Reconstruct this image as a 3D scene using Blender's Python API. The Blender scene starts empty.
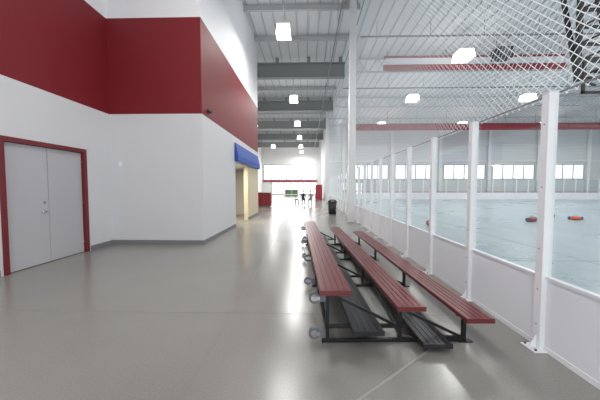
import bpy, bmesh, math, random
from mathutils import Vector, Matrix
random.seed(4)
S=bpy.context.scene
S.view_settings.view_transform='Standard'
S.view_settings.exposure=0.0

# ---------------------------------------------------------------- materials
def mat(name,col,rough=0.5,metal=0.0,noise=0.0,nscale=8.0,bump=0.0,bscale=60.0,emit=0.0,spec=0.5,coat=0.0):
    m=bpy.data.materials.new(name); m.use_nodes=True
    nt=m.node_tree; b=nt.nodes['Principled BSDF']
    c=(*col,1)
    b.inputs['Base Color'].default_value=c
    b.inputs['Roughness'].default_value=rough
    b.inputs['Metallic'].default_value=metal
    b.inputs['Specular IOR Level'].default_value=spec
    b.inputs['Coat Weight'].default_value=coat
    if emit>0:
        b.inputs['Emission Color'].default_value=c
        b.inputs['Emission Strength'].default_value=emit
    g=nt.nodes.new('ShaderNodeNewGeometry')
    if noise>0:
        n=nt.nodes.new('ShaderNodeTexNoise'); n.inputs['Scale'].default_value=nscale; n.inputs['Detail'].default_value=5
        nt.links.new(g.outputs['Position'],n.inputs['Vector'])
        r=nt.nodes.new('ShaderNodeMapRange'); r.inputs['From Min'].default_value=0.3; r.inputs['From Max'].default_value=0.7
        r.inputs['To Min'].default_value=1-noise; r.inputs['To Max'].default_value=1+noise
        nt.links.new(n.outputs['Fac'],r.inputs['Value'])
        mx=nt.nodes.new('ShaderNodeVectorMath'); mx.operation='SCALE'; mx.inputs[0].default_value=col
        nt.links.new(r.outputs[0],mx.inputs['Scale']); nt.links.new(mx.outputs[0],b.inputs['Base Color'])
    if bump>0:
        n2=nt.nodes.new('ShaderNodeTexNoise'); n2.inputs['Scale'].default_value=bscale; n2.inputs['Detail'].default_value=3
        nt.links.new(g.outputs['Position'],n2.inputs['Vector'])
        bp=nt.nodes.new('ShaderNodeBump'); bp.inputs['Strength'].default_value=bump; bp.inputs['Distance'].default_value=0.01
        nt.links.new(n2.outputs['Fac'],bp.inputs['Height']); nt.links.new(bp.outputs['Normal'],b.inputs['Normal'])
    return m

def banded_wall(name,low,band,high,z0,z1):
    m=mat(name,low,0.6,bump=0.25,bscale=45)
    nt=m.node_tree; b=nt.nodes['Principled BSDF']
    g=nt.nodes.new('ShaderNodeNewGeometry'); s=nt.nodes.new('ShaderNodeSeparateXYZ')
    nt.links.new(g.outputs['Position'],s.inputs[0])
    def step(z):
        k=nt.nodes.new('ShaderNodeMath'); k.operation='GREATER_THAN'; k.inputs[1].default_value=z
        nt.links.new(s.outputs['Z'],k.inputs[0]); return k
    a=step(z0); c=step(z1)
    m1=nt.nodes.new('ShaderNodeMix'); m1.data_type='RGBA'
    m1.inputs['A'].default_value=(*low,1); m1.inputs['B'].default_value=(*band,1)
    nt.links.new(a.outputs[0],m1.inputs['Factor'])
    m2=nt.nodes.new('ShaderNodeMix'); m2.data_type='RGBA'; m2.inputs['B'].default_value=(*high,1)
    nt.links.new(c.outputs[0],m2.inputs['Factor']); nt.links.new(m1.outputs['Result'],m2.inputs['A'])
    nt.links.new(m2.outputs['Result'],b.inputs['Base Color'])
    return m

M={}
M['wall']=banded_wall('painted_wall',(0.67,0.67,0.695),(0.19,0.005,0.012),(0.80,0.80,0.83),3.6,6.16)
M['wallplain']=mat('white_wall',(0.76,0.76,0.75),0.6,bump=0.2)
M['beige']=mat('beige_wall',(0.72,0.62,0.45),0.6)
M['base']=mat('baseboard_grey',(0.20,0.20,0.21),0.5)
M['ceil']=mat('ceiling_white',(0.74,0.75,0.77),0.7)
M['steel']=mat('beam_grey',(0.27,0.285,0.285),0.5)
M['joist']=mat('joist_grey',(0.50,0.51,0.52),0.5)
M['steelw']=mat('steel_white',(0.78,0.79,0.80),0.4)
M['pipe']=mat('pipe_grey',(0.26,0.26,0.27),0.4,0.3)
M['door']=mat('door_leaf_paint',(0.47,0.46,0.49),0.45)
M['redframe']=mat('door_frame_red',(0.16,0.010,0.014),0.4)
M['chrome']=mat('brushed_metal',(0.5,0.5,0.51),0.25,1.0)
M['seat']=mat('seat_maroon',(0.155,0.028,0.030),0.36,0.1,noise=0.06,nscale=20)
M['foot']=mat('footboard_charcoal',(0.030,0.030,0.034),0.4,0.3)
M['black']=mat('black_steel',(0.010,0.010,0.012),0.4)
M['rubber']=mat('caster_grey_rubber',(0.14,0.15,0.17),0.5)
M['hub']=mat('caster_hub',(0.30,0.31,0.33),0.4,0.3)
M['board']=mat('dasher_white',(0.85,0.87,0.92),0.3,spec=0.5)
M['post']=mat('post_white',(0.87,0.88,0.91),0.35)
M['bolt']=mat('bolt_dark',(0.15,0.15,0.16),0.4,0.8)
M['lens']=mat('lamp_lens',(1,0.99,0.96),0.4,emit=9)
M['blue']=mat('awning_blue',(0.01,0.07,0.38),0.6)
M['red']=mat('red_vinyl',(0.33,0.025,0.04),0.5)
M['redlam']=mat('red_laminate',(0.30,0.02,0.03),0.35)
M['green']=mat('green_turf',(0.10,0.17,0.09),0.7)
M['window']=mat('window_daylight',(0.93,0.97,1.0),0.3,emit=3.8)
M['transl']=mat('translucent_panel',(0.9,0.95,1.0),0.4,emit=0.8)
M['bin']=mat('bin_dark',(0.03,0.03,0.035),0.45)
M['orange']=mat('orange_paint',(0.6,0.10,0.03),0.4)
M['siding']=mat('siding_grey',(0.68,0.70,0.72),0.5)
M['skin']=mat('skin',(0.55,0.33,0.24),0.5)
M['cloth1']=mat('cloth_dark',(0.03,0.03,0.05),0.8)
M['cloth2']=mat('cloth_grey',(0.3,0.3,0.33),0.8)
M['hair']=mat('hair_brown',(0.05,0.03,0.02),0.6)
M['toyblue']=mat('gear_blue',(0.03,0.08,0.3),0.5)
M['joint']=mat('floor_joint',(0.21,0.205,0.195),0.5)
M['line']=mat('floor_line',(0.36,0.35,0.32),0.4)
M['rline']=mat('rink_line',(0.27,0.36,0.41),0.4)

def floor_mat(name,c1,c2,scale,r0,r1,tile=0):
    m=mat(name,c1,0.3); nt=m.node_tree; b=nt.nodes['Principled BSDF']
    g=nt.nodes.new('ShaderNodeNewGeometry')
    n=nt.nodes.new('ShaderNodeTexNoise'); n.inputs['Scale'].default_value=scale; n.inputs['Detail'].default_value=6
    n2=nt.nodes.new('ShaderNodeTexNoise'); n2.inputs['Scale'].default_value=70; n2.inputs['Detail'].default_value=2
    nt.links.new(g.outputs['Position'],n.inputs['Vector']); nt.links.new(g.outputs['Position'],n2.inputs['Vector'])
    mx=nt.nodes.new('ShaderNodeMix'); mx.data_type='RGBA'
    mx.inputs['A'].default_value=(*c1,1); mx.inputs['B'].default_value=(*c2,1)
    nt.links.new(n.outputs['Fac'],mx.inputs['Factor'])
    out=mx.outputs['Result']
    r2=nt.nodes.new('ShaderNodeMapRange'); r2.inputs['From Min'].default_value=0.3; r2.inputs['From Max'].default_value=0.7; r2.inputs['To Min'].default_value=0.92; r2.inputs['To Max'].default_value=1.08
    nt.links.new(n2.outputs['Fac'],r2.inputs['Value'])
    sc=nt.nodes.new('ShaderNodeVectorMath'); sc.operation='SCALE'; nt.links.new(out,sc.inputs[0]); nt.links.new(r2.outputs[0],sc.inputs['Scale']); out=sc.outputs[0]
    if tile:
        br=nt.nodes.new('ShaderNodeTexBrick'); br.offset=0; br.inputs['Scale'].default_value=1.0
        br.inputs['Brick Width'].default_value=tile; br.inputs['Row Height'].default_value=tile; br.inputs['Mortar Size'].default_value=0.012
        br.inputs['Color1'].default_value=(1,1,1,1); br.inputs['Color2'].default_value=(0.94,0.95,0.95,1); br.inputs['Mortar'].default_value=(0.72,0.75,0.77,1)
        nt.links.new(g.outputs['Position'],br.inputs['Vector'])
        mu=nt.nodes.new('ShaderNodeVectorMath'); mu.operation='MULTIPLY'; nt.links.new(out,mu.inputs[0]); nt.links.new(br.outputs['Color'],mu.inputs[1]); out=mu.outputs[0]
    nt.links.new(out,b.inputs['Base Color'])
    r=nt.nodes.new('ShaderNodeMapRange'); r.inputs['To Min'].default_value=r0; r.inputs['To Max'].default_value=r1
    nt.links.new(n.outputs['Fac'],r.inputs['Value']); nt.links.new(r.outputs[0],b.inputs['Roughness'])
    bp=nt.nodes.new('ShaderNodeBump'); bp.inputs['Strength'].default_value=0.08; bp.inputs['Distance'].default_value=0.003
    nt.links.new(n2.outputs['Fac'],bp.inputs['Height']); nt.links.new(bp.outputs['Normal'],b.inputs['Normal'])
    return m
M['floor']=floor_mat('epoxy_floor',(0.250,0.240,0.222),(0.298,0.287,0.266),0.8,0.18,0.30)
M['floor'].node_tree.nodes['Principled BSDF'].inputs['Specular IOR Level'].default_value=0.75
M['rink']=floor_mat('rink_tiles',(0.37,0.455,0.50),(0.43,0.515,0.555),0.5,0.22,0.36,0.9)

m=bpy.data.materials.new('acrylic_glazing'); m.use_nodes=True; nt=m.node_tree; nt.nodes.clear()
o=nt.nodes.new('ShaderNodeOutputMaterial'); t=nt.nodes.new('ShaderNodeBsdfTransparent'); t.inputs[0].default_value=(0.97,0.985,0.985,1)
gl=nt.nodes.new('ShaderNodeBsdfGlossy'); gl.inputs['Roughness'].default_value=0.03
lw=nt.nodes.new('ShaderNodeLayerWeight'); lw.inputs['Blend'].default_value=0.12
mr=nt.nodes.new('ShaderNodeMapRange'); mr.inputs['To Min'].default_value=0.02; mr.inputs['To Max'].default_value=0.3
nt.links.new(lw.outputs['Facing'],mr.inputs['Value'])
mx=nt.nodes.new('ShaderNodeMixShader')
nt.links.new(mr.outputs[0],mx.inputs[0]); nt.links.new(t.outputs[0],mx.inputs[1]); nt.links.new(gl.outputs[0],mx.inputs[2]); nt.links.new(mx.outputs[0],o.inputs[0])
M['glass']=m
m=bpy.data.materials.new('net_mesh'); m.use_nodes=True; nt=m.node_tree; nt.nodes.clear()
o=nt.nodes.new('ShaderNodeOutputMaterial'); g=nt.nodes.new('ShaderNodeNewGeometry'); s=nt.nodes.new('ShaderNodeSeparateXYZ'); nt.links.new(g.outputs['Position'],s.inputs[0])
def mth(op,a,b2=None):
    k=nt.nodes.new('ShaderNodeMath'); k.operation=op
    for i,v in enumerate((a,b2)):
        if v is None: continue
        if isinstance(v,(int,float)): k.inputs[i].default_value=v
        else: nt.links.new(v,k.inputs[i])
    return k.outputs[0]
cell=0.095
def strand(op):
    v=mth(op,s.outputs['Y'],s.outputs['Z']); v=mth('ADD',v,50.0); v=mth('DIVIDE',v,cell); v=mth('FRACT',v); return mth('LESS_THAN',v,0.13)
msk=mth('MAXIMUM',strand('ADD'),strand('SUBTRACT'))
t=nt.nodes.new('ShaderNodeBsdfTransparent'); df=nt.nodes.new('ShaderNodeBsdfDiffuse'); df.inputs[0].default_value=(0.9,0.91,0.93,1)
tl=nt.nodes.new('ShaderNodeBsdfTranslucent'); tl.inputs[0].default_value=(0.9,0.91,0.93,1); ma=nt.nodes.new('ShaderNodeMixShader'); ma.inputs[0].default_value=0.4
nt.links.new(df.outputs[0],ma.inputs[1]); nt.links.new(tl.outputs[0],ma.inputs[2])
mx=nt.nodes.new('ShaderNodeMixShader'); nt.links.new(msk,mx.inputs[0]); nt.links.new(t.outputs[0],mx.inputs[1]); nt.links.new(ma.outputs[0],mx.inputs[2]); nt.links.new(mx.outputs[0],o.inputs[0])
M['net']=m

# ---------------------------------------------------------------- builder
class B:
    def __init__(s): s.bm=bmesh.new(); s.mats=[]
    def mi(s,k):
        if k not in s.mats: s.mats.append(k)
        return s.mats.index(k)
    def box(s,x0,x1,y0,y1,z0,z1,k):
        vs=[s.bm.verts.new((x,y,z)) for x in(x0,x1) for y in(y0,y1) for z in(z0,z1)]
        i=s.mi(k)
        for f in((0,1,3,2),(4,6,7,5),(0,4,5,1),(2,3,7,6),(0,2,6,4),(1,5,7,3)):
            s.bm.faces.new([vs[j] for j in f]).material_index=i
        return vs
    def cyl(s,a,b,r,k,n=16,r2=None,smooth=True):
        a=Vector(a); b=Vector(b); d=b-a; L=d.length
        q=Vector((0,0,1)).rotation_difference(d.normalized()).to_matrix().to_4x4()
        mtx=Matrix.Translation((a+b)/2)@q
        r2=r if r2 is None else r2
        res=bmesh.ops.create_cone(s.bm,cap_ends=True,segments=n,radius1=r,radius2=r2,depth=L,matrix=mtx)
        i=s.mi(k); fs=set(f for v in res['verts'] for f in v.link_faces)
        for f in fs:
            f.material_index=i; f.smooth=smooth and len(f.verts)==4
    def tube(s,a,b,w,k):
        a=Vector(a); b=Vector(b); d=b-a; L=d.length
        q=Vector((0,0,1)).rotation_difference(d.normalized()).to_matrix()
        for v in s.box(-w/2,w/2,-w/2,w/2,-L/2,L/2,k): v.co=q@v.co+(a+b)/2
    def sph(s,c,r,k,sc=(1,1,1),n=16):
        mtx=Matrix.Translation(c)@Matrix.Diagonal((*sc,1))
        res=bmesh.ops.create_uvsphere(s.bm,u_segments=n,v_segments=n//2+2,radius=r,matrix=mtx)
        i=s.mi(k)
        for f in set(f for v in res['verts'] for f in v.link_faces): f.material_index=i; f.smooth=True
    def prof(s,pts,axis,a,b,k):
        def P(p,t): return (p[0],t,p[1]) if axis=='y' else (t,p[0],p[1])
        v0=[s.bm.verts.new(P(p,a)) for p in pts]; v1=[s.bm.verts.new(P(p,b)) for p in pts]
        i=s.mi(k); n=len(pts)
        for j in range(n):
            s.bm.faces.new((v0[j],v0[(j+1)%n],v1[(j+1)%n],v1[j])).material_index=i
        s.bm.faces.new(v0[::-1]).material_index=i; s.bm.faces.new(v1).material_index=i
    def torus(s,c,R,r,k,axis='x',n=24,m2=8):
        i=s.mi(k); ring=[]
        for a in range(n):
            t=2*math.pi*a/n; row=[]
            for q in range(m2):
                u=2*math.pi*q/m2; rr=R+r*math.cos(u); h=r*math.sin(u)
                p={'x':(h,rr*math.cos(t),rr*math.sin(t)),'z':(rr*math.cos(t),rr*math.sin(t),h),'y':(rr*math.cos(t),h,rr*math.sin(t))}[axis]
                row.append(s.bm.verts.new(Vector(p)+Vector(c)))
            ring.append(row)
        for a in range(n):
            for q in range(m2):
                f=s.bm.faces.new((ring[a][q],ring[(a+1)%n][q],ring[(a+1)%n][(q+1)%m2],ring[a][(q+1)%m2])); f.material_index=i; f.smooth=True
    def done(s,name,parent=None,bevel=0,loc=None):
        bmesh.ops.recalc_face_normals(s.bm,faces=s.bm.faces[:])
        me=bpy.data.meshes.new(name); s.bm.to_mesh(me); s.bm.free()
        for k in s.mats: me.materials.append(M[k])
        ob=bpy.data.objects.new(name,me); S.collection.objects.link(ob)
        if loc: ob.location=loc
        if parent: ob.parent=parent
        if bevel:
            md=ob.modifiers.new('bev','BEVEL'); md.width=bevel; md.segments=2; md.limit_method='ANGLE'
        return ob
def empty(name,loc=(0,0,0),rz=0):
    e=bpy.data.objects.new(name,None); e.location=loc; e.rotation_euler=(0,0,rz); S.collection.objects.link(e); return e
def simple(name,*a,bevel=0,parent=None):
    b=B(); b.box(*a); return b.done(name,parent,bevel)

WL=-5.45; WC=-2.87; YF=7.53; YE=16.1; H=9.8; XR=2.33; HR=H-0.06
# ---------------------------------------------------------------- shell
simple('floor',-9.2,XR+0.03,-5.2,56,-0.2,0,'floor')
simple('rink_floor',XR+0.03,41,-5.2,56,-0.2,0,'rink')
b=B(); b.box(-9.2,41,-5.2,56,H,H+0.2,'ceil')
for i in range(90):
    x=-8.8+i*0.55
    b.box(x,x+0.05,-4.9 if x>-2.8 else YE+0.02,(54.9 if x<XR else 37.9),H-0.05,H,'joist')
b.done('ceiling')
DY0,DY1,DZ=4.80,6.62,2.46
b=B()
b.box(WL-0.2,WL,-5.2,DY0,0,H,'wall'); b.box(WL-0.2,WL,DY1,YF+0.2,0,H,'wall'); b.box(WL-0.2,WL,DY0,DY1,DZ,H,'wall')
b.done('wall_left')
simple('wall_partition',WL,WC,YF,YF+0.2,0,H,'wall')
OY0,OY1=11.0,13.3
b=B()
b.box(WC-0.2,WC,YF+0.2,OY0,0,H,'wall'); b.box(WC-0.2,WC,OY1,YE,2.6,H,'wall'); b.box(WC-0.2,WC,OY0,OY1,2.6,H,'wall')
b.box(WC-0.2,WC,OY1,YE,0,2.6,'beige')
b.done('wall_corridor')
simple('wall_recess',-4.4,-4.3,OY0-1.5,YE-0.2,0,2.6,'wallplain')
simple('ceiling_recess',-4.3,WC-0.2,OY0-1.5,YE-0.2,2.6,2.7,'wallplain')
simple('wall_hall_return',-9.0,WC-0.2,YE-0.2,YE,0,H,'wallplain')
simple('wall_hall_left',-9.2,-9.0,YE-0.2,55,0,H,'wallplain')
simple('wall_back',-5.65,41,-5.2,-5.0,0,H,'wallplain')
b=B(); b.box(-9.2,3.0,55,55.2,0,H,'wallplain'); b.done('wall_end')
simple('wall_rink_end_return',XR+0.1,XR+0.3,38.2,55,0,H,'wallplain')
b=B(); b.box(XR+0.1,41,38,38.2,0,H,'siding')
for i in range(19):
    b.box(XR+0.3,40,37.97,38.0,1.6+i*0.43,1.62+i*0.43,'joist')
b.done('wall_rink_far')
simple('wall_rink_right',40,40.2,-5,38,0,H,'siding')
b=B()
for i in range(6):
    x=5+6.5*i
    b.box(x-0.2,x+0.2,37.7,37.96,0,H-0.06,'steelw')
b.box(XR+0.4,39.9,37.8,37.96,5.0,5.15,'steelw'); b.box(XR+0.4,39.9,37.8,37.96,7.2,7.3,'steelw')
b.done('wall_framing')
bb=0.12
simple('baseboard_left',WL,WL+0.015,DY1+0.12,YF-0.016,0,bb,'base')
simple('baseboard_left.001',WL,WL+0.015,-5,DY0-0.12,0,bb,'base')
simple('baseboard_partition',WL,WC,YF-0.015,YF,0,bb,'base')
simple('baseboard_corridor',WC,WC+0.015,YF-0.015,OY0,0,bb,'base')
simple('baseboard_corridor.001',WC,WC+0.015,OY1,YE,0,bb,'base')

def window(name,x0,x1,z0,z1,y,nx,nz,k='window',fw=0.07):
    b=B(); b.box(x0,x1,y-0.03,y,z0,z1,k)
    for i in range(nx+1):
        x=x0+(x1-x0)*i/nx; b.box(x-fw/2,x+fw/2,y-0.09,y-0.03,z0,z1,'base')
    for i in range(nz+1):
        z=z0+(z1-z0)*i/nz; b.box(x0,x1,y-0.09,y-0.03,z-fw/2,z+fw/2,'base')
    return b.done(name)
window('window_1',-8.6,1.9,3.1,6.0,54.98,7,2,fw=0.14)
window('window_2',-7.0,1.9,0.2,2.5,54.98,7,1,fw=0.14)
for i in range(5): window('window_%d'%(3+i),5.5+6.5*i,11.0+6.5*i,2.7,4.6,37.95,4,1,'transl')
b=B(); b.box(-4.0,-1.6,50.0,50.1,0.0,1.1,'green'); b.box(-4.0,-1.6,49.98,50.12,1.1,1.16,'steelw')
for x in(-4.0,-2.8,-1.66): b.box(x,x+0.06,49.97,50.13,0,1.16,'steelw')
b.done('turf_barrier')
b=B(); b.box(-8.8,2.0,54.8,54.94,2.62,2.95,'red'); b.done('trim_1')

b=B(); b.box(-0.95,-0.946,1,YE,0.0,0.0012,'joint')
for y in (3.4,8.2,13,18): b.box(WL+0.1 if y<7.5 else WC+0.05,XR-0.1,y,y+0.005,0.0,0.0012,'joint')
b.done('floor_joint')
b=B()
a=Vector((0.2,1.85,0)); c=Vector((1.5,2.9,0)); d=(c-a).normalized(); nrm=Vector((-d.y,d.x,0))*0.012
vs=[b.bm.verts.new(p+Vector((0,0,0.002))) for p in (a-nrm,c-nrm,c+nrm,a+nrm)]
b.bm.faces.new(vs).material_index=b.mi('line'); b.done('floor_marking')
b=B()
for x in(6.0,20.0,34.0): b.box(x,x+0.08,0,35,0,0.002,'rline')
for y in(6.0,18.0,30.0): b.box(3.5,39,y,y+0.08,0.0,0.0025,'rline')
i=b.mi('rline'); n=64; ri=[]; ro=[]
for q in range(n):
    a=2*math.pi*q/n; ri.append(b.bm.verts.new((20+3*math.cos(a),18+3*math.sin(a),0.003))); ro.append(b.bm.verts.new((20+3.08*math.cos(a),18+3.08*math.sin(a),0.003)))
for q in range(n): b.bm.faces.new((ri[q],ri[(q+1)%n],ro[(q+1)%n],ro[q])).material_index=i
b.done('rink_marking')

# ---------------------------------------------------------------- double door
e=empty('door_1',(WL,0,0))
b=B(); fw=0.09
b.box(-0.16,0.03,DY0-fw+0.03,DY0+0.03,0,DZ+0.06,'redframe'); b.box(-0.16,0.03,DY1-0.03,DY1+fw-0.03,0,DZ+0.06,'redframe')
b.box(-0.16,0.03,DY0+0.03,DY1-0.03,DZ-0.03,DZ+0.06,'redframe'); b.done('frame',e,0.004)
ym=(DY0+DY1)/2
for n,(y0,y1) in enumerate(((DY0+0.035,ym-0.005),(ym+0.005,DY1-0.035))):
    b=B(); b.box(-0.09,-0.045,y0,y1,0.012,DZ-0.035,'door')
    b.done('leaf_%d'%(n+1),e,0.003)
b=B()
y=ym-0.10
b.cyl((-0.045,y,1.08),(-0.03,y,1.08),0.032,'chrome'); b.cyl((-0.03,y,1.08),(0.01,y,1.08),0.012,'chrome'); b.cyl((0.01,y+0.01,1.08),(0.01,y-0.12,1.08),0.011,'chrome')
b.cyl((-0.045,y,1.28),(-0.025,y,1.28),0.026,'chrome')
for y in(DY0+0.04,DY1-0.04):
    for z in(0.25,1.2,2.2): b.cyl((-0.04,y,z-0.05),(-0.04,y,z+0.05),0.011,'chrome')
b.done('hardware',e)

b=B(); b.box(-5.21,-5.13,YF-0.012,YF,2.18,2.30,'post'); b.box(-5.18,-5.16,YF-0.02,YF-0.012,2.22,2.26,'steelw'); b.done('light_switch',None,0.002)
b=B(); b.box(WC,WC+0.03,7.97,8.09,3.74,3.84,'bin'); b.cyl((WC+0.03,8.0,3.79),(WC+0.08,7.98,3.77),0.03,'bin',r2=0.04); b.cyl((WC+0.03,8.07,3.79),(WC+0.08,8.09,3.77),0.03,'bin',r2=0.04); b.done('emergency_wall_light',None,0.004)

b=B(); x0=WC+0.005
pts=[(x0,3.36),(x0+0.03,3.36),(x0+0.14,2.86),(x0+0.14,2.62),(x0+0.12,2.62),(x0+0.12,2.84),(x0,3.30)]
b.prof(pts,'y',OY0-0.1,YE-0.2,'blue')
for y in (OY0-0.12,YE-0.2):
    b.prof([(x0,3.36),(x0+0.03,3.36),(x0+0.14,2.86),(x0+0.14,2.62),(x0,2.62)],'y',y,y+0.02,'blue')
b.done('awning')
e=empty('door_2',(-4.3,11.6,0)); b=B(); b.box(0.0,0.05,0.1,1.0,0.01,2.1,'door'); b.box(0,0.07,0.02,0.1,0,2.18,'steelw'); b.box(0,0.07,1.0,1.08,0,2.18,'steelw'); b.box(0,0.07,0.1,1.0,2.1,2.18,'steelw')
b.cyl((0.05,0.2,1.05),(0.11,0.2,1.05),0.012,'chrome'); b.cyl((0.11,0.2,1.05),(0.11,0.32,1.05),0.011,'chrome'); b.done('leaf_and_frame',e)
e=empty('recess_downlight',(-3.6,12.3,2.55)); b=B(); b.cyl((0,0,0.0),(0,0,0.05),0.12,'steelw',20); b.cyl((0,0,-0.004),(0,0,0.0),0.1,'lens',20); b.done('housing',e)
l=bpy.data.lights.new('lamp','AREA'); l.size=0.2; l.energy=70; l.color=(1,0.90,0.72); lo_=bpy.data.objects.new('lamp',l); S.collection.objects.link(lo_); lo_.parent=e; lo_.location=(0,0,-0.02)

# ---------------------------------------------------------------- ceiling structure
def ibeam(b,x0,x1,y,z0,z1,w,k,tf=0.06,tw=0.04):
    b.box(x0,x1,y-w/2,y+w/2,z0,z0+tf,k); b.box(x0,x1,y-w/2,y+w/2,z1-tf,z1,k); b.box(x0,x1,y-tw/2,y+tw/2,z0+tf,z1-tf,k)
for i,y in enumerate((17.8,25.4,33.0,40.6,48.2)):
    b=B(); ibeam(b,-8.98,XR+0.03,y,8.5,9.42,0.35,'steel')
    for q in range(6): b.box(-8+q*2,-7.8+q*2,y-0.1,y+0.1,9.42,HR,'steel')
    b.done('roof_beam' if i==0 else 'roof_beam.%03d'%i)
b=B()
for i in range(5):
    y=17.8-2.55*(i+1)
    ibeam(b,WC+0.01,XR+0.03,y,9.5,HR,0.12,'joist',0.02,0.02)
for j in range(14):
    y=20.3+2.53*j
    ibeam(b,-8.9,XR+0.03,y,9.5,HR,0.12,'joist',0.02,0.02)
b.done('corridor_ceiling_joists')
def truss(name,y,x0=XR+0.25,x1=39.9):
    b=B(); b.box(x0,x1,y-0.05,y+0.05,9.6,9.7,'joist'); b.box(x0,x1,y-0.05,y+0.05,8.8,8.88,'joist')
    n=30; w=(x1-x0)/n
    for i in range(n):
        xa=x0+i*w
        b.tube((xa,y,8.86),(xa+w/2,y,9.62),0.035,'joist'); b.tube((xa+w/2,y,9.62),(xa+w,y,8.86),0.035,'joist')
    b.done(name)
for i,y in enumerate((2.6,10.2,17.8,25.4,33.0)):
    truss('roof_truss' if i==0 else 'roof_truss.%03d'%i,y)

for i,y in enumerate((12.5,27.6,42.6)):
    b=B(); x=XR-0.32; w=0.14
    b.box(x-w,x+w,y-w,y-w+0.02,0,HR,'steelw'); b.box(x-w,x+w,y+w-0.02,y+w,0,HR,'steelw'); b.box(x-0.012,x+0.012,y-w+0.02,y+w-0.02,0,HR,'steelw')
    b.box(x-w,x-w+0.015,y-w+0.02,y+w-0.02,0,HR,'steelw')
    b.box(x-w-0.05,x+w+0.02,y-w-0.05,y+w+0.05,0,0.02,'steel')
    b.done('steel_column' if i==0 else 'steel_column.%03d'%i)

def piperun(name,x0,x1,y,z,r,k):
    b=B(); b.cyl((x0,y,z),(x1,y,z),r,k)
    x=x0+0.8
    while x<x1: b.cyl((x,y,z),(x,y,HR),0.012,'pipe',8); x+=2.6
    b.done(name)
piperun('sprinkler_pipe',WC+0.01,XR,11.4,9.2,0.05,'pipe')
piperun('sprinkler_main',XR+0.3,39,11.4,9.2,0.05,'pipe')
piperun('gas_pipe',XR+0.3,39,14,9.0,0.04,'pipe')
piperun('sprinkler_branch',XR+0.3,39,21,8.95,0.045,'pipe')
b=B(); b.cyl((1.3,-4.9,8.42),(1.3,54,8.42),0.03,'steel')
for y in range(-4,54,4): b.cyl((1.3,y,8.42),(1.3,y,HR),0.012,'pipe',8)
b.done('electrical_conduit')

nl=[0]
def lamp(x,y,z,power,size=0.6):
    nm='high_bay_light' if nl[0]==0 else 'high_bay_light.%03d'%nl[0]; nl[0]+=1
    e=empty(nm,(x,y,z)); b=B(); s=size/2
    b.box(-s*0.45,s*0.45,-s*0.45,s*0.45,0.40,0.60,'steelw')
    i=b.mi('lens')
    lo=[b.bm.verts.new(p) for p in((-s,-s,0),(s,-s,0),(s,s,0),(-s,s,0))]; hi=[b.bm.verts.new((v.co.x*0.85,v.co.y*0.85,0.40)) for v in lo]
    b.bm.faces.new(lo).material_index=i
    for q in range(4): b.bm.faces.new((lo[q],lo[(q+1)%4],hi[(q+1)%4],hi[q])).material_index=i
    b.bm.faces.new(hi).material_index=b.mi('steelw')
    b.cyl((0,0,0.60),(0,0,HR-z),0.012,'steelw',8)
    b.done('housing',e)
    l=bpy.data.lights.new('lamp','AREA'); l.shape='SQUARE'; l.size=size; l.energy=power; l.color=(1,0.985,0.955)
    lo_=bpy.data.objects.new('lamp',l); S.collection.objects.link(lo_); lo_.parent=e; lo_.location=(0,0,-0.03)
K=0.27
for y in(-3,4.4,12): lamp(-1.0,y,8.0,520*K)
for y in(21,29,37,45,52): lamp(-1.0,y,8.0,1100*K)
for y in(29,45): lamp(-5.5,y,8.0,1100*K)
for x in (8.2,17,26,35):
    for y in (-2,6.4,15,22,31): lamp(x,y,8.3,880*K,0.8)

# ---------------------------------------------------------------- dasher boards
e=empty('dasher_boards',(XR,0,0))
ys=[2.72+1.2*i for i in range(-4,30)]
bp_=B(); bk=B(); bg=B(); bc=B()
for i,y in enumerate(ys):
    w=0.042
    bp_.box(-0.06,0.03,y-w,y+w,0.012,2.49,'post')
    bp_.box(-0.14,0.03,y-0.09,y+0.09,0,0.012,'post')
    bp_.prof([(-0.125,0.012),(-0.06,0.012),(-0.06,0.14)],'y',y-0.008,y+0.008,'post')
    bp_.box(-0.066,0.03,y-w-0.006,y+w+0.006,2.49,2.50,'post')
    for z in (0.25,0.6,1.0,1.6,2.2): bc.cyl((-0.06,y,z),(-0.066,y,z),0.006,'pipe',8)
    for dy in(-0.065,0.065): bc.cyl((-0.11,y+dy,0.012),(-0.11,y+dy,0.03),0.011,'bolt',8)
    if i<len(ys)-1:
        y2=ys[i+1]
        bk.box(-0.012,0.012,y+w,y2-w,0.02,0.71,'board')
        bk.box(-0.025,0.025,y+w,y2-w,0.71,0.735,'board')
        bk.box(-0.018,0.0,y+w,y2-w,0.0,0.05,'post')
        bg.box(-0.005,0.005,y+w-0.01,y2-w+0.01,0.735,2.44,'glass')
bp_.done('posts',e,0.004); bk.done('panels',e); bg.done('glazing',e); bc.done('bolts',e)

e=empty('rink_end_boards',(0,36.5,0)); b=B(); g=B()
for i in range(24):
    x=3.2+1.5*i
    b.box(x-0.05,x+0.05,-0.06,0.06,0,2.6,'post'); 
    b.box(x+0.05,x+1.45,-0.02,0.02,0,0.9,'board')
    b.box(x+0.05,x+1.45,-0.03,0.03,0.9,0.98,'red')
    g.box(x+0.05,x+1.45,-0.005,0.005,0.98,2.5,'glass')
b.done('posts_and_panels',e); g.done('glazing',e)

b=B(); vs=[b.bm.verts.new(p) for p in((XR+0.06,-4.9,2.46),(XR+0.06,37.9,2.46),(XR+0.06,37.9,9.4),(XR+0.06,-4.9,9.4))]
b.bm.faces.new(vs).material_index=b.mi('net')
b.cyl((XR+0.06,-4.9,9.4),(XR+0.06,37.9,9.4),0.02,'pipe',8)
b.cyl((XR+0.06,-4.9,2.5),(XR+0.06,37.9,2.5),0.008,'pipe',8)
b.done('safety_netting')

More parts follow.
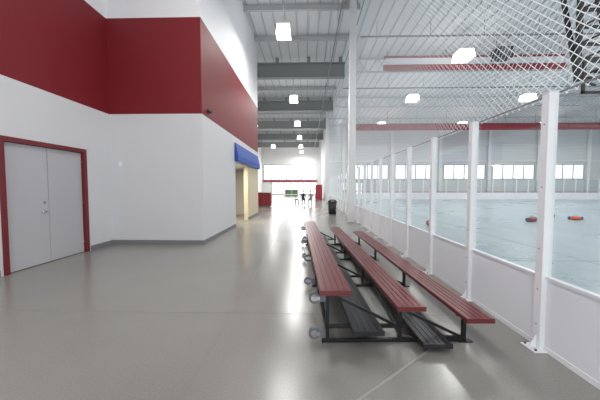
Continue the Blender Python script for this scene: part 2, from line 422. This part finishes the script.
# ---------------------------------------------------------------- bleacher
E=empty('bleacher',(0,2.55,0),math.radians(2.3))
L=5.2
def plank(name,x0,x1,z,k,kcap):
    th=0.042; w=x1-x0; n=5; g=0.006
    pts=[(x0,z-th),(x0,z-0.006),(x0+0.006,z)]
    for i in range(1,n):
        c=x0+w*i/n; pts+=[(c-g,z),(c-g+0.002,z-0.005),(c+g-0.002,z-0.005),(c+g,z)]
    pts+=[(x1-0.006,z),(x1,z-0.006),(x1,z-th),(x1-0.01,z-th),(x1-0.01,z-0.012),(x0+0.01,z-0.012),(x0+0.01,z-th)]
    b=B(); b.prof(pts,'y',0.004,L-0.004,k)
    for y0,y1 in((-0.004,0.004),(L-0.004,L+0.004)): b.box(x0-0.003,x1+0.003,y0,y1,z-th-0.002,z+0.002,kcap)
    return b.done(name,E)
plank('seat_1',0.125,0.425,0.62,'seat','seat')
plank('seat_2',0.865,1.135,0.46,'seat','seat')
plank('seat_3',1.535,1.800,0.34,'seat','seat')
plank('footboard_1',0.44,0.74,0.225,'foot','foot')
plank('footboard_2',1.12,1.40,0.095,'foot','foot')
b=B(); t=0.038
fy=[0.22,1.8,3.4,4.95]
for y in fy:
    b.box(0.16,1.66,y-t/2,y+t/2,0.0,t*0.9,'black')
    b.box(0.20,0.20+t,y-t/2,y+t/2,t*0.9,0.578,'black')
    b.box(0.12,0.42,y-t/2,y+t/2,0.545,0.578,'black')
    b.box(0.95,0.95+t,y-t/2,y+t/2,t*0.9,0.418,'black'); b.box(0.88,1.13,y-t/2,y+t/2,0.385,0.418,'black')
    b.box(1.62,1.62+t,y-t/2,y+t/2,0.0,0.298,'black'); b.box(1.56,1.79,y-t/2,y+t/2,0.268,0.298,'black')
    b.box(0.20,1.0,y-t/2,y+t/2,0.15,0.183,'black'); 
    b.box(1.0,1.62,y-t/2,y+t/2,0.03,0.053,'black')
    b.tube((0.24,y,0.52),(0.95,y,0.16),0.028,'black'); b.tube((1.0,y,0.34),(1.60,y,0.05),0.028,'black')
    b.box(1.57,1.72,y-0.035,y+0.035,0.0,0.01,'black')
b.done('frames',E,0.003)
b=B()
for i in range(3):
    y0,y1=fy[i],fy[i+1]
    b.tube((0.22,y0,0.08),(0.22,y1,0.52),0.022,'black'); b.tube((0.245,y0,0.52),(0.245,y1,0.08),0.022,'black')
    b.tube((0.97,y0,0.06),(0.97,y1,0.37),0.02,'black'); 
for x,z in((0.22,0.53),(0.97,0.35),(1.64,0.24),(0.22,0.1)): b.tube((x,fy[0],z),(x,fy[-1],z),0.024,'black')
b.done('cross_braces',E)
b=B()
for y in fy:
    for z in(0.10,0.47):
        b.box(0.14,0.20,y-0.03,y+0.03,z-0.035,z+0.035,'rubber')
        b.box(0.05,0.14,y-0.032,y-0.028,z-0.02,z+0.02,'chrome'); b.box(0.05,0.14,y+0.028,y+0.032,z-0.02,z+0.02,'chrome')
        b.cyl((0.085,y-0.024,z),(0.085,y+0.024,z),0.058,'rubber',24); b.cyl((0.085,y-0.034,z),(0.085,y+0.034,z),0.012,'chrome',12)
        b.cyl((0.085,y-0.026,z),(0.085,y+0.026,z),0.036,'hub',20)
b.done('casters',E)

# ---------------------------------------------------------------- trash can etc
b=B(); x,y=1.5,16.3
b.cyl((x,y,0),(x,y,0.70),0.22,'bin',24,r2=0.26); b.cyl((x,y,0.70),(x,y,0.74),0.28,'bin',24); b.cyl((x,y,0.74),(x,y,0.86),0.27,'bin',24,r2=0.17); b.box(x-0.1,x+0.1,y-0.27,y-0.2,0.74,0.82,'steel')
b.done('trash_can')
b=B(); b.box(-5.2,-2.9,22,22.6,0.1,1.15,'redlam'); b.box(-5.1,-3.0,22.08,22.55,0,0.1,'base'); b.box(-5.3,-2.8,21.9,22.7,1.15,1.2,'steelw')
for i in range(4): b.box(-5.2+i*0.575,-5.18+i*0.575,21.985,22,0.12,1.13,'base')
b.done('reception_counter')
for n,(x,y,k) in enumerate(((1.45,34.0,'redlam'),(1.45,36.0,'bin'))):
    b=B(); b.box(x-0.4,x+0.4,y-0.45,y+0.45,0.08,1.9,k); b.box(x-0.36,x+0.36,y-0.4,y+0.4,0,0.08,'bin')
    b.box(x-0.41,x-0.4,y-0.38,y+0.2,0.5,1.75,'steelw'); b.box(x-0.41,x-0.4,y+0.24,y+0.4,0.9,1.5,'bin'); b.box(x-0.41,x-0.4,y-0.3,y+0.1,0.2,0.4,'bin')
    b.done('vending_machine' if n==0 else 'vending_machine.001',None,0.01)
b=B(); b.box(-6.8,-4.2,22.9,22.94,2.3,3.2,'bin'); b.box(-6.7,-4.3,22.88,22.9,2.4,3.1,'redlam')
for x in(-6.6,-4.4): b.cyl((x,22.92,3.2),(x,22.92,HR),0.015,'pipe',8)
b.done('hanging_sign')
e=empty('folding_table',(-2.0,32,0)); b=B(); b.box(-0.9,0.9,-0.38,0.38,0.71,0.75,'steelw')
for sx in(-0.7,0.7):
    for sy in(-0.3,0.3): b.cyl((sx,sy,0),(sx,sy,0.71),0.016,'black',10)
    b.cyl((sx,-0.3,0.15),(sx,0.3,0.15),0.012,'black',8)
b.done('top_and_legs',e)

def bench(name,x,y,L=1.6,rz=0):
    e=empty(name,(x,y,0),rz); b=B()
    for i in range(3): b.box(-L/2,L/2,-0.18+i*0.125,-0.07+i*0.125,0.42,0.45,'bin')
    for sx in(-L/2+0.2,L/2-0.2):
        b.tube((sx,-0.15,0),(sx,-0.15,0.42),0.035,'black'); b.tube((sx,0.15,0),(sx,0.15,0.42),0.035,'black'); b.box(sx-0.02,sx+0.02,-0.17,0.17,0.38,0.42,'black')
    b.done('seat_and_legs',e)
def person(name,x,y,rz,top,zseat=0.45):
    e=empty(name,(x,y,0),rz)
    V=[((0,0,zseat+0.10),0.13),((0,-0.01,zseat+0.28),0.12),((0,-0.03,zseat+0.46),0.14),((0,-0.05,zseat+0.56),0.06),((0,-0.06,zseat+0.63),0.05)]
    Ed=[(0,1),(1,2),(2,3),(3,4)]
    for sx in(-1,1):
        n=len(V)
        V+= [((sx*0.09,-0.04,zseat+0.08),0.085),((sx*0.12,-0.44,zseat+0.06),0.06),((sx*0.12,-0.46,0.10),0.042),((sx*0.13,-0.60,0.05),0.035)]
        Ed+= [(0,n),(n,n+1),(n+1,n+2),(n+2,n+3)]
        n=len(V)
        V+= [((sx*0.19,-0.04,zseat+0.48),0.055),((sx*0.24,-0.08,zseat+0.24),0.042),((sx*0.14,-0.30,zseat+0.17),0.03)]
        Ed+= [(2,n),(n,n+1),(n+1,n+2)]
    me=bpy.data.meshes.new('body'); me.from_pydata([v[0] for v in V],Ed,[]); ob=bpy.data.objects.new('body',me); S.collection.objects.link(ob); ob.parent=e
    me.materials.append(M[top]); md=ob.modifiers.new('skin','SKIN')
    for i,v in enumerate(V): me.skin_vertices[0].data[i].radius=(v[1],v[1])
    me.skin_vertices[0].data[0].use_root=True
    ss=ob.modifiers.new('sub','SUBSURF'); ss.levels=1; ss.render_levels=2
    b=B(); hz=zseat+0.76
    b.sph((0,-0.07,hz),0.1,'skin',(0.78,0.95,1.2)); b.sph((0,-0.045,hz+0.03),0.104,'hair',(0.84,0.95,1.12)); b.sph((0,-0.168,hz-0.01),0.014,'skin',(0.8,1,1.5),8)
    for sx in(-1,1):
        b.sph((sx*0.08,-0.06,hz-0.01),0.02,'skin',(0.4,1,1.5),8); b.sph((sx*0.03,-0.158,hz+0.015),0.009,'bin',n=8)
        b.sph((sx*0.135,-0.34,zseat+0.165),0.042,'skin',(0.9,1.2,0.45),12)
        for f in range(4): b.cyl((sx*0.135+(f-1.5)*0.018,-0.37,zseat+0.165),(sx*0.135+(f-1.5)*0.02,-0.44+abs(f-1.5)*0.008,zseat+0.148),0.009,'skin',8,r2=0.006)
        b.cyl((sx*0.105,-0.33,zseat+0.165),(sx*0.085,-0.38,zseat+0.155),0.01,'skin',8,r2=0.007)
        b.sph((sx*0.13,-0.56,0.045),0.05,'bin',(0.9,2.2,0.85),12)
    b.box(-0.025,0.025,-0.166,-0.155,hz-0.055,hz-0.048,'redlam')
    b.done('head_hands_shoes',e)
bench('bench',0.05,24.5,2.0); bench('bench.001',-1.0,26.5,1.2,math.pi/2)
person('seated_person',-0.35,24.5,0.1,'cloth1'); person('seated_person.001',0.35,24.5,-0.2,'cloth2')

# ---------------------------------------------------------------- rink objects
b=B(); b.cyl((4.6,17,8.75),(15.2,17,8.75),0.17,'red',20); b.box(4.7,15.1,16.95,17.05,8.92,9.3,'board'); b.cyl((4.6,17,9.35),(15.2,17,9.35),0.08,'red')
for x in(4.8,8.3,11.8,15): b.cyl((x,17,9.3),(x,17,HR),0.02,'pipe',8)
b.done('divider_curtain_roll')
b=B(); b.cyl((5,30,8.0),(31,30,8.0),0.36,'red',24)
for i in range(9): b.torus((5.5+3.1*i,30,8.0),0.365,0.02,'bin','x'); b.cyl((5.5+3.1*i,30,8.3),(5.5+3.1*i,30,HR),0.015,'pipe',8)
b.done('fabric_air_duct')

e=empty('basketball_hoop',(9.0,9.0,0)); b=B()
for sx in(-0.55,0.55):
    b.tube((sx,0,4.9),(sx,0,9.7),0.12,'black'); b.tube((sx,0,5.0),(sx,1.0,9.7),0.10,'black')
n=9
for i in range(n):
    z=5.0+i*0.52
    b.tube((-0.55,0,z),(0.55,0,z),0.08,'black'); b.tube((-0.55,0,z),(0.55,0,z+0.5),0.06,'black')
b.box(-0.9,0.9,-0.55,-0.5,4.35,5.4,'glass')
for q in((-0.9,0.9,4.35,4.42),(-0.9,0.9,5.33,5.4),(-0.9,-0.83,4.35,5.4),(0.83,0.9,4.35,5.4)): b.box(q[0],q[1],-0.565,-0.5,q[2],q[3],'black')
b.tube((0,-0.5,5.0),(0,0,5.2),0.1,'black'); b.tube((-0.5,-0.5,4.6),(-0.5,0,5.0),0.06,'black'); b.tube((0.5,-0.5,4.6),(0.5,0,5.0),0.06,'black')
b.torus((0,-0.85,4.55),0.23,0.012,'orange','z'); b.box(-0.08,0.08,-0.63,-0.56,4.5,4.6,'orange')
for i in range(12):
    a=i*math.pi/6; b.cyl((0.23*math.cos(a),-0.85+0.23*math.sin(a),4.55),(0.13*math.cos(a+0.3),-0.85+0.13*math.sin(a+0.3),4.15),0.006,'post',6)
b.done('frame_and_backboard',e)
b=B(); b.box(10.2,11.0,15.3,15.9,8.55,9.1,'bin'); b.cyl((10.6,15.3,8.82),(10.6,15.2,8.82),0.22,'pipe'); 
for i in range(5): b.box(10.25,10.95,15.27,15.3,8.6+i*0.1,8.62+i*0.1,'pipe')
for x in(10.3,10.9): b.cyl((x,15.6,9.1),(x,15.6,HR),0.015,'pipe',8)
b.done('unit_heater')
def bag(name,x,y,k1,k2,rz,sc=1.0):
    e=empty(name,(x,y,0),rz); e.scale=(sc,sc,sc); b=B(); b.sph((0,0,0.13),0.2,k1,(1.7,0.85,0.65),20); b.cyl((-0.36,0,0.13),(-0.27,0,0.13),0.09,k2,16,r2=0.125); b.cyl((0.27,0,0.13),(0.36,0,0.13),0.125,k2,16,r2=0.09)
    b.torus((0,0,0.2),0.14,0.012,k2,'y'); b.done('bag_body',e)
bag('gym_bag',10.35,12.9,'red','bin',0.3,0.8)
bag('gym_bag.001',13.0,13.6,'orange','toyblue',-0.5,0.75)
b=B(); b.sph((12.45,14.3,0.15),0.15,'red'); b.torus((12.45,14.3,0.15),0.148,0.006,'bin','y'); b.done('play_ball')
b=B(); b.sph((5.1,11.6,0.11),0.11,'red'); b.torus((5.1,11.6,0.11),0.108,0.005,'post','z'); b.done('play_ball.001')

# unseen glowing panel with bars, added behind the camera to brighten walls and boards
b=B(); b.box(-4.5,1.8,-5.0,-4.97,0.1,3.4,'window')
for i in range(6): b.box(-4.5+i*1.26-0.04,-4.5+i*1.26+0.04,-4.97,-4.9,0,3.4,'steel')
for z in(0.05,2.3,3.4): b.box(-4.5,1.84,-4.97,-4.9,z-0.05,z+0.05,'steel')
b.done('window_8')

cam=bpy.data.cameras.new('camera'); cam.lens=16.5; cam.sensor_width=36; cam.clip_start=0.05; cam.clip_end=200
co=bpy.data.objects.new('camera',cam); S.collection.objects.link(co)
co.location=(0,0,1.6); co.rotation_euler=(math.radians(90-2.7),0,math.radians(1.46)); S.camera=co
